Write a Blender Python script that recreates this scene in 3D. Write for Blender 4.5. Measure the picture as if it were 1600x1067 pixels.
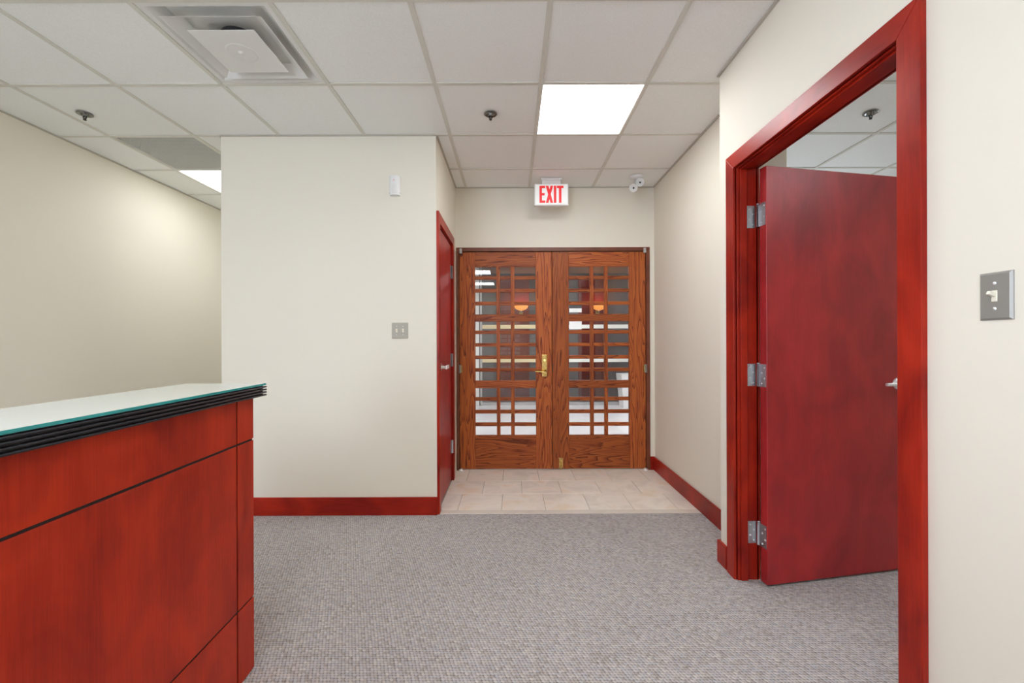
import bpy, bmesh, math, random
from mathutils import Matrix, Vector

random.seed(7)
for o in list(bpy.data.objects):
    bpy.data.objects.remove(o, do_unlink=True)
scene = bpy.context.scene
COL = scene.collection
PI = math.pi

# ------------------------------------------------------------------ camera, world, exposure
cd = bpy.data.cameras.new('camera')
cd.sensor_width = 36.0
cd.lens = 671.0 / 1600.0 * 36.0
cd.clip_start = 0.05
cam = bpy.data.objects.new('camera', cd)
cam.matrix_world = Matrix.Translation((0, 0, 1.237)) @ Matrix.Rotation(PI / 2, 4, 'X') @ Matrix.Rotation(math.radians(-0.2), 4, 'Z')
COL.objects.link(cam)
scene.camera = cam

world = bpy.data.worlds.new('world')
scene.world = world
world.use_nodes = True
wb = world.node_tree.nodes['Background']
wb.inputs[0].default_value = (0.74, 0.84, 1.0, 1)
wb.inputs[1].default_value = 4.7

vs = scene.view_settings
vs.view_transform = 'Standard'
vs.look = 'None'
vs.gamma = 1.0
vs.use_curve_mapping = False
vs.exposure = 1.36
scene.cycles.diffuse_bounces = 6
scene.cycles.use_light_tree = False


def portal(loc, rot, w, h):
    """marks a window opening for sampling the sky outside"""
    l = bpy.data.lights.new('window_portal', 'AREA')
    l.shape = 'RECTANGLE'
    l.size, l.size_y = w, h
    l.cycles.is_portal = True
    o = bpy.data.objects.new('window_portal', l)
    o.location, o.rotation_euler = loc, rot
    COL.objects.link(o)


# unseen windows added for daylight: office (east), hall left wall, hall rear wall
portal((4.30, 4.1, 1.55), (0, PI / 2, 0), 1.2, 1.2)
portal((-3.25, -1.75, 1.62), (0, -PI / 2, 0), 1.6, 2.7)
portal((-2.1, -3.72, 1.50), (PI / 2, 0, 0), 2.0, 2.1)

LAMP = 6.6            # emission of the hall's troffer lenses
LAMP_LOBBY = 14.0

# ------------------------------------------------------------------ materials
MATS = {}


def new_mat(name):
    m = bpy.data.materials.new(name)
    m.use_nodes = True
    nt = m.node_tree
    b = nt.nodes['Principled BSDF']
    MATS[name] = m
    return m, nt, b


def N(nt, typ, **kw):
    n = nt.nodes.new(typ)
    for k, v in kw.items():
        setattr(n, k, v)
    return n


def plain(name, col, rough=0.5, metal=0.0, spec=0.5, bump=0.0, bscale=200.0, emit=0.0, var=0.0, vscale=3.0, coat=0.0):
    m, nt, b = new_mat(name)
    b.inputs['Base Color'].default_value = (*col, 1)
    b.inputs['Roughness'].default_value = rough
    b.inputs['Metallic'].default_value = metal
    b.inputs['Specular IOR Level'].default_value = spec
    b.inputs['Coat Weight'].default_value = coat
    if emit:
        b.inputs['Emission Color'].default_value = (*col, 1)
        b.inputs['Emission Strength'].default_value = emit
    tc = N(nt, 'ShaderNodeTexCoord')
    if bump:
        nz = N(nt, 'ShaderNodeTexNoise')
        nz.inputs['Scale'].default_value = bscale
        nz.inputs['Detail'].default_value = 3
        bp = N(nt, 'ShaderNodeBump')
        bp.inputs['Strength'].default_value = bump
        bp.inputs['Distance'].default_value = 0.002
        nt.links.new(tc.outputs['Object'], nz.inputs['Vector'])
        nt.links.new(nz.outputs['Fac'], bp.inputs['Height'])
        nt.links.new(bp.outputs['Normal'], b.inputs['Normal'])
    if var:
        n2 = N(nt, 'ShaderNodeTexNoise')
        n2.inputs['Scale'].default_value = vscale
        n2.inputs['Detail'].default_value = 4
        rp = N(nt, 'ShaderNodeValToRGB')
        rp.color_ramp.elements[0].position = 0.3
        rp.color_ramp.elements[1].position = 0.7
        rp.color_ramp.elements[0].color = (*[c * (1 - var) for c in col], 1)
        rp.color_ramp.elements[1].color = (*[min(1, c * (1 + var)) for c in col], 1)
        nt.links.new(tc.outputs['Object'], n2.inputs['Vector'])
        nt.links.new(n2.outputs['Fac'], rp.inputs['Fac'])
        nt.links.new(rp.outputs['Color'], b.inputs['Base Color'])
    return m


def obj_coords(nt, scale, rnd=True):
    tc = N(nt, 'ShaderNodeTexCoord')
    mp = N(nt, 'ShaderNodeMapping')
    mp.inputs['Scale'].default_value = scale
    if rnd:
        oi = N(nt, 'ShaderNodeObjectInfo')
        ma = N(nt, 'ShaderNodeVectorMath', operation='MULTIPLY_ADD')
        cb = N(nt, 'ShaderNodeCombineXYZ')
        for i in range(3):
            nt.links.new(oi.outputs['Random'], cb.inputs[i])
        ma.inputs[1].default_value = (7.3, 5.1, 9.7)
        nt.links.new(cb.outputs[0], ma.inputs[0])
        nt.links.new(tc.outputs['Object'], ma.inputs[2])
        nt.links.new(ma.outputs[0], mp.inputs['Vector'])
    else:
        nt.links.new(tc.outputs['Object'], mp.inputs['Vector'])
    return mp.outputs[0]


def cherry(name, dark, lite, axis, rough=0.33, rnd=True, spec=0.22):
    """stained cherry veneer: soft mottling and very fine grain along axis"""
    m, nt, b = new_mat(name)
    s1 = [3.2, 3.2, 3.2]
    s1[axis] = 2.0
    s2 = [260.0, 260.0, 260.0]
    s2[axis] = 9.0
    s3 = [22.0, 22.0, 22.0]
    s3[axis] = 2.2
    v1, v2, v3 = obj_coords(nt, s1, rnd), obj_coords(nt, s2, rnd), obj_coords(nt, s3, rnd)
    n1 = N(nt, 'ShaderNodeTexNoise')
    n1.inputs['Scale'].default_value = 1.6
    n1.inputs['Detail'].default_value = 4
    n1.inputs['Distortion'].default_value = 0.8
    n2 = N(nt, 'ShaderNodeTexNoise')
    n2.inputs['Scale'].default_value = 1
    n2.inputs['Detail'].default_value = 2
    n3 = N(nt, 'ShaderNodeTexNoise')
    n3.inputs['Scale'].default_value = 1
    n3.inputs['Detail'].default_value = 3
    nt.links.new(v1, n1.inputs['Vector'])
    nt.links.new(v2, n2.inputs['Vector'])
    nt.links.new(v3, n3.inputs['Vector'])
    a = N(nt, 'ShaderNodeMath', operation='MULTIPLY_ADD')
    a.inputs[1].default_value = 0.22
    nt.links.new(n2.outputs['Fac'], a.inputs[0])
    c = N(nt, 'ShaderNodeMath', operation='MULTIPLY_ADD')
    c.inputs[1].default_value = 0.16
    nt.links.new(n3.outputs['Fac'], c.inputs[0])
    d = N(nt, 'ShaderNodeMath', operation='MULTIPLY')
    d.inputs[1].default_value = 0.70
    nt.links.new(n1.outputs['Fac'], d.inputs[0])
    nt.links.new(d.outputs[0], c.inputs[2])
    nt.links.new(c.outputs[0], a.inputs[2])
    rp = N(nt, 'ShaderNodeValToRGB')
    rp.color_ramp.elements[0].position = 0.36
    rp.color_ramp.elements[1].position = 0.68
    rp.color_ramp.elements[0].color = (*dark, 1)
    rp.color_ramp.elements[1].color = (*lite, 1)
    nt.links.new(a.outputs[0], rp.inputs['Fac'])
    nt.links.new(rp.outputs['Color'], b.inputs['Base Color'])
    b.inputs['Roughness'].default_value = rough
    b.inputs['Specular IOR Level'].default_value = spec
    return m


def oak(name, axis, dark, lite, red):
    """red-oak boards: cathedral bands along axis with dark pores"""
    m, nt, b = new_mat(name)
    s = [17.0, 17.0, 17.0]
    s[axis] = 1.35
    v = obj_coords(nt, s)
    nz = N(nt, 'ShaderNodeTexNoise')
    nz.inputs['Scale'].default_value = 0.55
    nz.inputs['Detail'].default_value = 2
    nz.inputs['Distortion'].default_value = 0.4
    nt.links.new(v, nz.inputs['Vector'])
    mu = N(nt, 'ShaderNodeMath', operation='MULTIPLY')
    mu.inputs[1].default_value = 17.0
    nt.links.new(nz.outputs['Fac'], mu.inputs[0])
    fr = N(nt, 'ShaderNodeMath', operation='FRACT')
    nt.links.new(mu.outputs[0], fr.inputs[0])
    s2 = [420.0, 420.0, 420.0]
    s2[axis] = 14.0
    v2 = obj_coords(nt, s2)
    n2 = N(nt, 'ShaderNodeTexNoise')
    n2.inputs['Scale'].default_value = 1.0
    n2.inputs['Detail'].default_value = 2
    nt.links.new(v2, n2.inputs['Vector'])
    ad = N(nt, 'ShaderNodeMath', operation='MULTIPLY_ADD')
    ad.inputs[1].default_value = 0.7
    nt.links.new(n2.outputs['Fac'], ad.inputs[0])
    sc = N(nt, 'ShaderNodeMath', operation='MULTIPLY')
    sc.inputs[1].default_value = 0.65
    nt.links.new(fr.outputs[0], sc.inputs[0])
    nt.links.new(sc.outputs[0], ad.inputs[2])
    rp = N(nt, 'ShaderNodeValToRGB')
    e = rp.color_ramp.elements
    e[0].position = 0.30
    e[0].color = (*dark, 1)
    e[1].position = 0.78
    e[1].color = (*lite, 1)
    k = e.new(0.48)
    k.color = (*red, 1)
    nt.links.new(ad.outputs[0], rp.inputs['Fac'])
    # board-to-board tone
    oi = N(nt, 'ShaderNodeObjectInfo')
    hs = N(nt, 'ShaderNodeHueSaturation')
    mr = N(nt, 'ShaderNodeMapRange')
    mr.inputs[3].default_value = 0.82
    mr.inputs[4].default_value = 1.15
    nt.links.new(oi.outputs['Random'], mr.inputs[0])
    nt.links.new(mr.outputs[0], hs.inputs['Value'])
    nt.links.new(rp.outputs['Color'], hs.inputs['Color'])
    nt.links.new(hs.outputs['Color'], b.inputs['Base Color'])
    b.inputs['Roughness'].default_value = 0.4
    b.inputs['Specular IOR Level'].default_value = 0.28
    bp = N(nt, 'ShaderNodeBump')
    bp.inputs['Strength'].default_value = 0.15
    bp.inputs['Distance'].default_value = 0.001
    nt.links.new(ad.outputs[0], bp.inputs['Height'])
    nt.links.new(bp.outputs['Normal'], b.inputs['Normal'])
    return m


def carpet_mat():
    m, nt, b = new_mat('carpet')
    v = obj_coords(nt, (1.0, 1.0, 1.0), False)
    sx = N(nt, 'ShaderNodeSeparateXYZ')
    nt.links.new(v, sx.inputs[0])
    sh = N(nt, 'ShaderNodeMath', operation='MULTIPLY_ADD')      # rows step sideways
    sh.inputs[1].default_value = 0.38
    nt.links.new(sx.outputs[1], sh.inputs[0])
    nt.links.new(sx.outputs[0], sh.inputs[2])
    sy = N(nt, 'ShaderNodeMath', operation='MULTIPLY')
    sy.inputs[1].default_value = 1.1
    nt.links.new(sx.outputs[1], sy.inputs[0])
    cb = N(nt, 'ShaderNodeCombineXYZ')
    nt.links.new(sh.outputs[0], cb.inputs[0])
    nt.links.new(sy.outputs[0], cb.inputs[1])
    vo = N(nt, 'ShaderNodeTexVoronoi', voronoi_dimensions='2D')
    vo.inputs['Scale'].default_value = 74.0
    vo.inputs['Randomness'].default_value = 0.22
    nt.links.new(cb.outputs[0], vo.inputs['Vector'])
    sep = N(nt, 'ShaderNodeSeparateColor')
    nt.links.new(vo.outputs['Color'], sep.inputs[0])
    rp = N(nt, 'ShaderNodeValToRGB')
    e = rp.color_ramp.elements
    e[0].position = 0.0
    e[0].color = (0.36, 0.325, 0.305, 1)
    e[1].position = 1.0
    e[1].color = (0.56, 0.52, 0.49, 1)
    for p, c in ((0.25, (0.47, 0.425, 0.40)), (0.45, (0.40, 0.385, 0.405)), (0.7, (0.52, 0.475, 0.445)), (0.85, (0.44, 0.43, 0.455))):
        k = e.new(p)
        k.color = (*c, 1)
    nt.links.new(sep.outputs[0], rp.inputs['Fac'])
    gap_shade = N(nt, 'ShaderNodeValToRGB')  # shading between the loops, painted into the carpet colour
    gap_shade.color_ramp.elements[0].position = 0.38
    gap_shade.color_ramp.elements[0].color = (1, 1, 1, 1)
    gap_shade.color_ramp.elements[1].position = 0.75
    gap_shade.color_ramp.elements[1].color = (0.24, 0.225, 0.22, 1)
    nt.links.new(vo.outputs['Distance'], gap_shade.inputs['Fac'])
    mx = N(nt, 'ShaderNodeMix', data_type='RGBA', blend_type='MULTIPLY')
    mx.inputs[0].default_value = 1.0
    nt.links.new(rp.outputs['Color'], mx.inputs[6])
    nt.links.new(gap_shade.outputs['Color'], mx.inputs[7])
    big = N(nt, 'ShaderNodeTexNoise')
    big.inputs['Scale'].default_value = 1.3
    tc = N(nt, 'ShaderNodeTexCoord')
    nt.links.new(tc.outputs['Object'], big.inputs['Vector'])
    mr = N(nt, 'ShaderNodeMapRange')
    mr.inputs[3].default_value = 0.92
    mr.inputs[4].default_value = 1.1
    nt.links.new(big.outputs['Fac'], mr.inputs[0])
    hs = N(nt, 'ShaderNodeHueSaturation')
    nt.links.new(mr.outputs[0], hs.inputs['Value'])
    nt.links.new(mx.outputs[2], hs.inputs['Color'])
    nt.links.new(hs.outputs['Color'], b.inputs['Base Color'])
    b.inputs['Roughness'].default_value = 0.95
    b.inputs['Specular IOR Level'].default_value = 0.1
    bp = N(nt, 'ShaderNodeBump', invert=True)
    bp.inputs['Strength'].default_value = 0.8
    bp.inputs['Distance'].default_value = 0.004
    nt.links.new(vo.outputs['Distance'], bp.inputs['Height'])
    nt.links.new(bp.outputs['Normal'], b.inputs['Normal'])
    return m


def tile_mat():
    m, nt, b = new_mat('floor_tile')
    v = obj_coords(nt, (1, 1, 1))
    n1 = N(nt, 'ShaderNodeTexNoise')
    n1.inputs['Scale'].default_value = 5.0
    n1.inputs['Detail'].default_value = 5
    n1.inputs['Distortion'].default_value = 0.7
    nt.links.new(v, n1.inputs['Vector'])
    rp = N(nt, 'ShaderNodeValToRGB')
    e = rp.color_ramp.elements
    e[0].position = 0.32
    e[0].color = (0.73, 0.675, 0.60, 1)
    e[1].position = 0.72
    e[1].color = (0.80, 0.67, 0.51, 1)
    k = e.new(0.52)
    k.color = (0.86, 0.80, 0.72, 1)
    nt.links.new(n1.outputs['Fac'], rp.inputs['Fac'])
    nt.links.new(rp.outputs['Color'], b.inputs['Base Color'])
    b.inputs['Roughness'].default_value = 0.32
    return m


def glass_mat(name, tint=(1, 1, 1), rough=0.0):
    m, nt, b = new_mat(name)
    out = nt.nodes['Material Output']
    nt.nodes.remove(b)
    tr = N(nt, 'ShaderNodeBsdfTransparent')
    tr.inputs[0].default_value = (*tint, 1)
    gl = N(nt, 'ShaderNodeBsdfGlossy')
    gl.inputs['Roughness'].default_value = rough
    fr = N(nt, 'ShaderNodeFresnel')
    fr.inputs[0].default_value = 1.5
    mx = N(nt, 'ShaderNodeMixShader')
    nt.links.new(fr.outputs[0], mx.inputs[0])
    nt.links.new(tr.outputs[0], mx.inputs[1])
    nt.links.new(gl.outputs[0], mx.inputs[2])
    nt.links.new(mx.outputs[0], out.inputs[0])
    return m


def lens_mat(name, col, strength):
    m, nt, b = new_mat(name)
    b.inputs['Base Color'].default_value = (0.8, 0.8, 0.8, 1)
    b.inputs['Emission Color'].default_value = (*col, 1)
    b.inputs['Emission Strength'].default_value = strength
    return m


def ceiling_tile_mat():
    m, nt, b = new_mat('ceiling_tile')
    v = obj_coords(nt, (1, 1, 1))
    n1 = N(nt, 'ShaderNodeTexNoise')
    n1.inputs['Scale'].default_value = 160.0
    n1.inputs['Detail'].default_value = 4
    nt.links.new(v, n1.inputs['Vector'])
    rp = N(nt, 'ShaderNodeValToRGB')
    e = rp.color_ramp.elements
    e[0].position = 0.3
    e[0].color = (0.83, 0.845, 0.822, 1)
    e[1].position = 0.65
    e[1].color = (0.885, 0.90, 0.88, 1)
    nt.links.new(n1.outputs['Fac'], rp.inputs['Fac'])
    nt.links.new(rp.outputs['Color'], b.inputs['Base Color'])
    b.inputs['Roughness'].default_value = 0.9
    b.inputs['Specular IOR Level'].default_value = 0.2
    return m


plain('wall', (0.78, 0.74, 0.638), 0.62, spec=0.35)
plain('wall_office', (0.76, 0.72, 0.62), 0.7, spec=0.3)
plain('grid', (0.66, 0.65, 0.59), 0.5)
plain('edge_trim', (0.50, 0.47, 0.41), 0.5)
plain('slab', (0.45, 0.45, 0.45), 0.9)
ceiling_tile_mat()
carpet_mat()
tile_mat()
plain('grout', (0.42, 0.38, 0.33), 0.9)
plain('threshold', (0.66, 0.60, 0.53), 0.4, var=0.05, vscale=14)
D1, L1 = (0.19, 0.007, 0.005), (0.42, 0.023, 0.008)
cherry('cherry_z', D1, L1, 2)
cherry('cherry_x', D1, L1, 0)
cherry('cherry_y', D1, L1, 1)
cherry('cherry_desk_lit', (0.25, 0.011, 0.005), (0.54, 0.037, 0.010), 2, 0.42)  # same veneer, brighter: the desk's stronger lighting is put into the colour
cherry('cherry_door_lit', (0.24, 0.008, 0.012), (0.43, 0.021, 0.022), 2, 0.38, spec=0.55)  # same veneer; the office door's lighting and pinkish sheen are in the colour
OD, OL, OR = (0.070, 0.015, 0.006), (0.40, 0.106, 0.024), (0.27, 0.056, 0.016)
oak('oak_z', 2, OD, OL, OR)
oak('oak_x', 0, OD, OL, OR)
plain('oak_frame', (0.155, 0.042, 0.018), 0.4, var=0.25, vscale=9)
glass_mat('glass')
glass_mat('glass_window')
plain('black', (0.012, 0.013, 0.016), 0.3)
plain('groove_black', (0.012, 0.008, 0.008), 0.7)
plain('counter_black', (0.009, 0.011, 0.017), 0.3, spec=0.45)
plain('glass_face', (0.56, 0.60, 0.59), 0.12, spec=0.6)
plain('glass_edge', (0.03, 0.34, 0.34), 0.15, spec=0.6, emit=0.0)
plain('worktop', (0.42, 0.40, 0.37), 0.5)
plain('chrome', (0.72, 0.73, 0.75), 0.22, metal=1.0)
plain('satin_steel', (0.55, 0.57, 0.60), 0.36, metal=1.0)
plain('satin_bright', (0.86, 0.86, 0.86), 0.38, metal=0.55)
plain('screw', (0.85, 0.85, 0.86), 0.3, metal=0.6)
plain('brass', (0.66, 0.47, 0.17), 0.27, metal=1.0, var=0.3, vscale=60)
plain('bronze_brass', (0.42, 0.30, 0.12), 0.4, metal=1.0, var=0.3, vscale=60)
plain('stainless_plate', (0.31, 0.30, 0.275), 0.42, metal=0.4)
plain('beige_plate', (0.37, 0.345, 0.285), 0.5, metal=0.2)
plain('ivory', (0.76, 0.72, 0.60), 0.35)
plain('white_plastic', (0.80, 0.80, 0.79), 0.4)
plain('white_metal', (0.76, 0.76, 0.74), 0.45)
plain('exit_face', (0.80, 0.81, 0.80), 0.4, emit=0.12)
plain('exit_red', (0.75, 0.018, 0.022), 0.4, emit=0.15)
plain('matte_black', (0.01, 0.01, 0.012), 0.8)  # flat dark tone, used for the planter soil
plain('duct', (0.05, 0.055, 0.065), 0.5)
plain('grille_grey', (0.66, 0.66, 0.62), 0.55)
plain('grille_back', (0.30, 0.30, 0.28), 0.8)
plain('dark_metal', (0.05, 0.048, 0.045), 0.35, metal=0.7)
plain('dark_chrome', (0.22, 0.22, 0.21), 0.25, metal=1.0)
lens_mat('lens', (0.965, 0.985, 1.0), LAMP)
lens_mat('lens_office', (0.88, 0.94, 1.0), 7.0)
lens_mat('lens_corridor', (0.965, 0.985, 1.0), 3.4)
lens_mat('lens_lobby', (0.97, 0.98, 1.0), LAMP_LOBBY)
plain('lobby_floor', (0.74, 0.73, 0.74), 0.25, var=0.04)
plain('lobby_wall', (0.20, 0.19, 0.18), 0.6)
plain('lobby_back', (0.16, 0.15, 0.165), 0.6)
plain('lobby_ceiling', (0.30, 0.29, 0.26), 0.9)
plain('lobby_red', (0.20, 0.018, 0.010), 0.35, var=0.2)
plain('cream_band', (0.68, 0.56, 0.33), 0.6)
plain('frost_band', (0.80, 0.80, 0.74), 0.6)
plain('aluminium', (0.55, 0.56, 0.56), 0.35, metal=0.6)
m, nt, b = new_mat('amber_shade')
b.inputs['Base Color'].default_value = (0.9, 0.4, 0.12, 1)
b.inputs['Emission Color'].default_value = (1.0, 0.36, 0.06, 1)
b.inputs['Emission Strength'].default_value = 0.33

for k in ('amber_shade', 'exit_face', 'exit_red'):
    MATS[k].cycles.emission_sampling = 'NONE'
for k in ('lens', 'lens_office', 'lens_lobby', 'lens_corridor'):
    MATS[k].cycles.emission_sampling = 'FRONT'


# ------------------------------------------------------------------ mesh helpers
class MB:
    def __init__(self):
        self.bm = bmesh.new()
        self.mats = []

    def mi(self, mat):
        if mat not in self.mats:
            self.mats.append(mat)
        return self.mats.index(mat)

    def _mark(self, faces, mat, smooth=False):
        i = self.mi(mat)
        for f in faces:
            f.material_index = i
            f.smooth = smooth

    def box(self, x0, x1, y0, y1, z0, z1, mat, bevel=0.0, seg=1, M=None):
        vs_ = [self.bm.verts.new(p) for p in ((x0, y0, z0), (x1, y0, z0), (x1, y1, z0), (x0, y1, z0),
                                             (x0, y0, z1), (x1, y0, z1), (x1, y1, z1), (x0, y1, z1))]
        idx = ((0, 3, 2, 1), (4, 5, 6, 7), (0, 1, 5, 4), (1, 2, 6, 5), (2, 3, 7, 6), (3, 0, 4, 7))
        fs = [self.bm.faces.new([vs_[i] for i in q]) for q in idx]
        self._mark(fs, mat)
        if M is not None:
            bmesh.ops.transform(self.bm, matrix=M, verts=vs_)
        if bevel:
            es = list({e for f in fs for e in f.edges})
            r = bmesh.ops.bevel(self.bm, geom=es, offset=bevel, segments=seg, profile=0.5, affect='EDGES', clamp_overlap=True)
            self._mark(r['faces'], mat)
        return self

    def prism(self, pts, axis, a0, a1, mat, M=None):
        """polygon pts in the plane normal to axis, extruded a0..a1"""
        def P(p, a):
            q = [p[0], p[1]]
            q.insert(axis, a)
            return q
        A = [self.bm.verts.new(P(p, a0)) for p in pts]
        B = [self.bm.verts.new(P(p, a1)) for p in pts]
        n = len(pts)
        fs = [self.bm.faces.new(A), self.bm.faces.new(B[::-1])]
        for i in range(n):
            fs.append(self.bm.faces.new((A[i], B[i], B[(i + 1) % n], A[(i + 1) % n])))
        self._mark(fs, mat)
        if M is not None:
            bmesh.ops.transform(self.bm, matrix=M, verts=A + B)
        bmesh.ops.recalc_face_normals(self.bm, faces=fs)
        return self

    def lathe(self, prof, mat, M=None, seg=20, smooth=True):
        """prof: (radius, z) list turned round z, then moved by M"""
        rings = []
        allv = []
        for r, z in prof:
            if r < 1e-6:
                v = [self.bm.verts.new((0, 0, z))]
            else:
                v = [self.bm.verts.new((r * math.cos(2 * PI * i / seg), r * math.sin(2 * PI * i / seg), z)) for i in range(seg)]
            rings.append(v)
            allv += v
        fs = []
        for a, b_ in zip(rings[:-1], rings[1:]):
            for i in range(seg):
                j = (i + 1) % seg
                if len(a) == 1 and len(b_) == 1:
                    continue
                if len(a) == 1:
                    fs.append(self.bm.faces.new((a[0], b_[i], b_[j])))
                elif len(b_) == 1:
                    fs.append(self.bm.faces.new((a[i], a[j], b_[0])))
                else:
                    fs.append(self.bm.faces.new((a[i], a[j], b_[j], b_[i])))
        self._mark(fs, mat, smooth)
        if M is not None:
            bmesh.ops.transform(self.bm, matrix=M, verts=allv)
        bmesh.ops.recalc_face_normals(self.bm, faces=fs)
        return self

    def cyl(self, p0, p1, r, mat, seg=16, r1=None, smooth=True):
        p0, p1 = Vector(p0), Vector(p1)
        d = p1 - p0
        M = Matrix.Translation(p0) @ d.to_track_quat('Z', 'Y').to_matrix().to_4x4()
        L = d.length
        r1 = r if r1 is None else r1
        return self.lathe([(0, 0), (r, 0), (r, 0), (r1, L), (r1, L), (0, L)], mat, M, seg, smooth)

    def frustum_ring(self, c, h0, z0, h1, z1, mat, t=0.0):
        """square sloping skirt from half-size h0 at z0 to h1 at z1; t = thickness"""
        def ring(h, z):
            return [self.bm.verts.new((c[0] + sx * h, c[1] + sy * h, z)) for sx, sy in ((-1, -1), (1, -1), (1, 1), (-1, 1))]
        loops = [ring(h0, z0), ring(h1, z1)]
        if t:
            loops += [ring(h1 - t, z1), ring(h0 - t, z0)]
        fs = []
        n = len(loops)
        for k in range(n if t else n - 1):
            a, b_ = loops[k], loops[(k + 1) % n]
            for i in range(4):
                j = (i + 1) % 4
                fs.append(self.bm.faces.new((a[i], a[j], b_[j], b_[i])))
        self._mark(fs, mat)
        bmesh.ops.recalc_face_normals(self.bm, faces=fs)
        return self

    def mesh(self, name):
        me = bpy.data.meshes.new(name)
        self.bm.to_mesh(me)
        self.bm.free()
        for m_ in self.mats:
            me.materials.append(MATS[m_])
        return me

    def build(self, name, parent=None, loc=None):
        return link(name, self.mesh(name), parent, loc)


def link(name, me, parent=None, loc=None):
    o = bpy.data.objects.new(name, me)
    COL.objects.link(o)
    if loc is not None:
        o.location = loc
    if parent is not None:
        o.parent = parent
    return o


def tag(o, label, cat, group=None, kind=None):
    o['label'] = label
    o['category'] = cat
    if group:
        o['group'] = group
    if kind:
        o['kind'] = kind
    return o


def thing(name, loc, label, cat, group=None, kind=None, rz=0.0):
    o = bpy.data.objects.new(name, None)
    COL.objects.link(o)
    o.empty_display_size = 0.05
    o.location = loc
    o.rotation_euler = (0, 0, rz)
    return tag(o, label, cat, group, kind)


def struct(name, mb, label, cat):
    return tag(mb.build(name), label, cat, kind='structure')


def copy_tree(o, parent=None):
    c = o.copy()
    COL.objects.link(c)
    c.parent = parent
    for ch in [x for x in bpy.data.objects if x.parent == o]:
        copy_tree(ch, c)
    return c


# ------------------------------------------------------------------ room dimensions (metres)
CZ = 2.714             # ceiling
WT = CZ - 0.001        # top of walls
XL = -3.25             # left wall
XB = -0.54             # right side of the closet block
XBL = -2.08            # left side of the closet block
YB = 3.075             # front of the closet block
YV = 4.13              # vestibule end wall (entrance doors)
XV = 1.37              # vestibule right wall
XD = 1.165             # wall with the office door
YJ = 2.40              # corner where that wall steps back
YR = -3.72             # wall behind the viewer
YE = 5.02              # end of side corridor and office
XO = 4.30              # far side of the office
YN = -0.60             # near wall of the office

# ------------------------------------------------------------------ floor
struct('floor', MB().box(XL - .1, XO + .1, YR - .1, 3.082, -0.05, 0, 'carpet')
       .box(XL - .1, -0.6, 3.082, YE + .1, -0.05, 0, 'carpet')
       .box(1.42, XO + .1, 3.082, YE + .1, -0.05, 0, 'carpet'),
       'grey woven loop carpet covering the hall floor', 'carpet')

tf = MB().box(-0.6, 1.42, 3.082, YV + 0.12, -0.05, -0.003, 'grout').build('floor')
tag(tf, 'beige ceramic tiled floor in front of the oak doors', 'tiled floor', kind='structure')
MB().box(XB, XV, 3.083, 3.147, -0.01, 0.003, 'threshold', 0.002).build('threshold_strip', tf)
TW = 0.325
rows = ((3.812, YV + 0.02, -0.41), (3.490, 3.808, -0.247), (3.150, 3.486, -0.405))
g = 0.002
for y0, y1, xs in rows:
    k = -2
    while xs + k * TW < XV:
        x0, x1 = xs + k * TW + g, xs + (k + 1) * TW - g
        k += 1
        x0, x1 = max(x0, XB + 0.001), min(x1, XV - 0.001)
        if x1 - x0 < 0.01:
            continue
        cx, cy = (x0 + x1) / 2, (y0 + y1) / 2
        MB().box(x0 - cx, x1 - cx, y0 - cy, y1 - cy, -0.01, 0.001, 'floor_tile', 0.0012).build('tile', tf, (cx, cy, 0))

# ------------------------------------------------------------------ walls
struct('wall_left', MB().box(XL - .1, XL, -0.4, YE, 0, WT, 'wall').box(XL - .1, XL, YR, -3.1, 0, WT, 'wall')
       .box(XL - .1, XL, -3.1, -0.4, 0, .82, 'wall').box(XL - .1, XL, -3.1, -0.4, 2.42, WT, 'wall'),
       'long cream painted wall behind the reception desk', 'wall')
struct('wall_rear', MB().box(XL - .1, -3.10, YR - .1, YR, 0, WT, 'wall').box(-1.10, XD + .1, YR - .1, YR, 0, WT, 'wall')
       .box(-3.10, -1.10, YR - .1, YR, 0, .45, 'wall').box(-3.10, -1.10, YR - .1, YR, 2.55, WT, 'wall'),
       'cream painted wall behind the viewer', 'wall')
struct('wall_corridor_end', MB().box(XL - .1, XBL + .1, YE, YE + .1, 0, WT, 'wall'),
       'cream wall closing the side corridor', 'wall')
# closet block: front, right side with a door opening, left side
CD0, CD1, CDZ = 3.147, 3.835, 2.108
struct('wall_closet', MB()
       .box(XBL, XB, YB, YB + .1, 0, WT, 'wall')
       .box(XB - .1, XB, YB + .1, YV, CDZ, WT, 'wall')
       .box(XB - .1, XB, CD1, YV, 0, CDZ, 'wall')
       .box(XBL, XBL + .1, YB + .1, YE, 0, WT, 'wall'),
       'cream wall with motion detector and double light switch', 'wall')
# end wall of the vestibule with the opening for the entrance doors
DX0, DX1, DZT = -0.533, 1.324, 2.139
struct('wall_back', MB()
       .box(XBL + .1, DX0, YV, YV + .12, 0, WT, 'wall')
       .box(DX1, 1.484, YV, YV + .12, 0, WT, 'wall')
       .box(DX0, DX1, YV, YV + .12, DZT, WT, 'wall'),
       'cream wall above and around the oak entrance doors', 'wall')
# wall with the office door, its jog and the vestibule's right wall
OY0, OY1, OZ = 1.262, 2.242, 2.150     # rough opening
struct('wall_right', MB()
       .box(XD, XD + .1, YR, OY0, 0, WT, 'wall')
       .box(XD, XD + .1, OY0, OY1, OZ, WT, 'wall')
       .box(XD, XD + .1, OY1, YJ, 0, WT, 'wall')
       .box(XD + .1, 1.484, 2.315, YJ, 0, WT, 'wall')
       .box(XV, 1.484, YJ, YV, 0, WT, 'wall'),
       'cream wall holding the office door and stepping back beyond it', 'wall')
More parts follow.
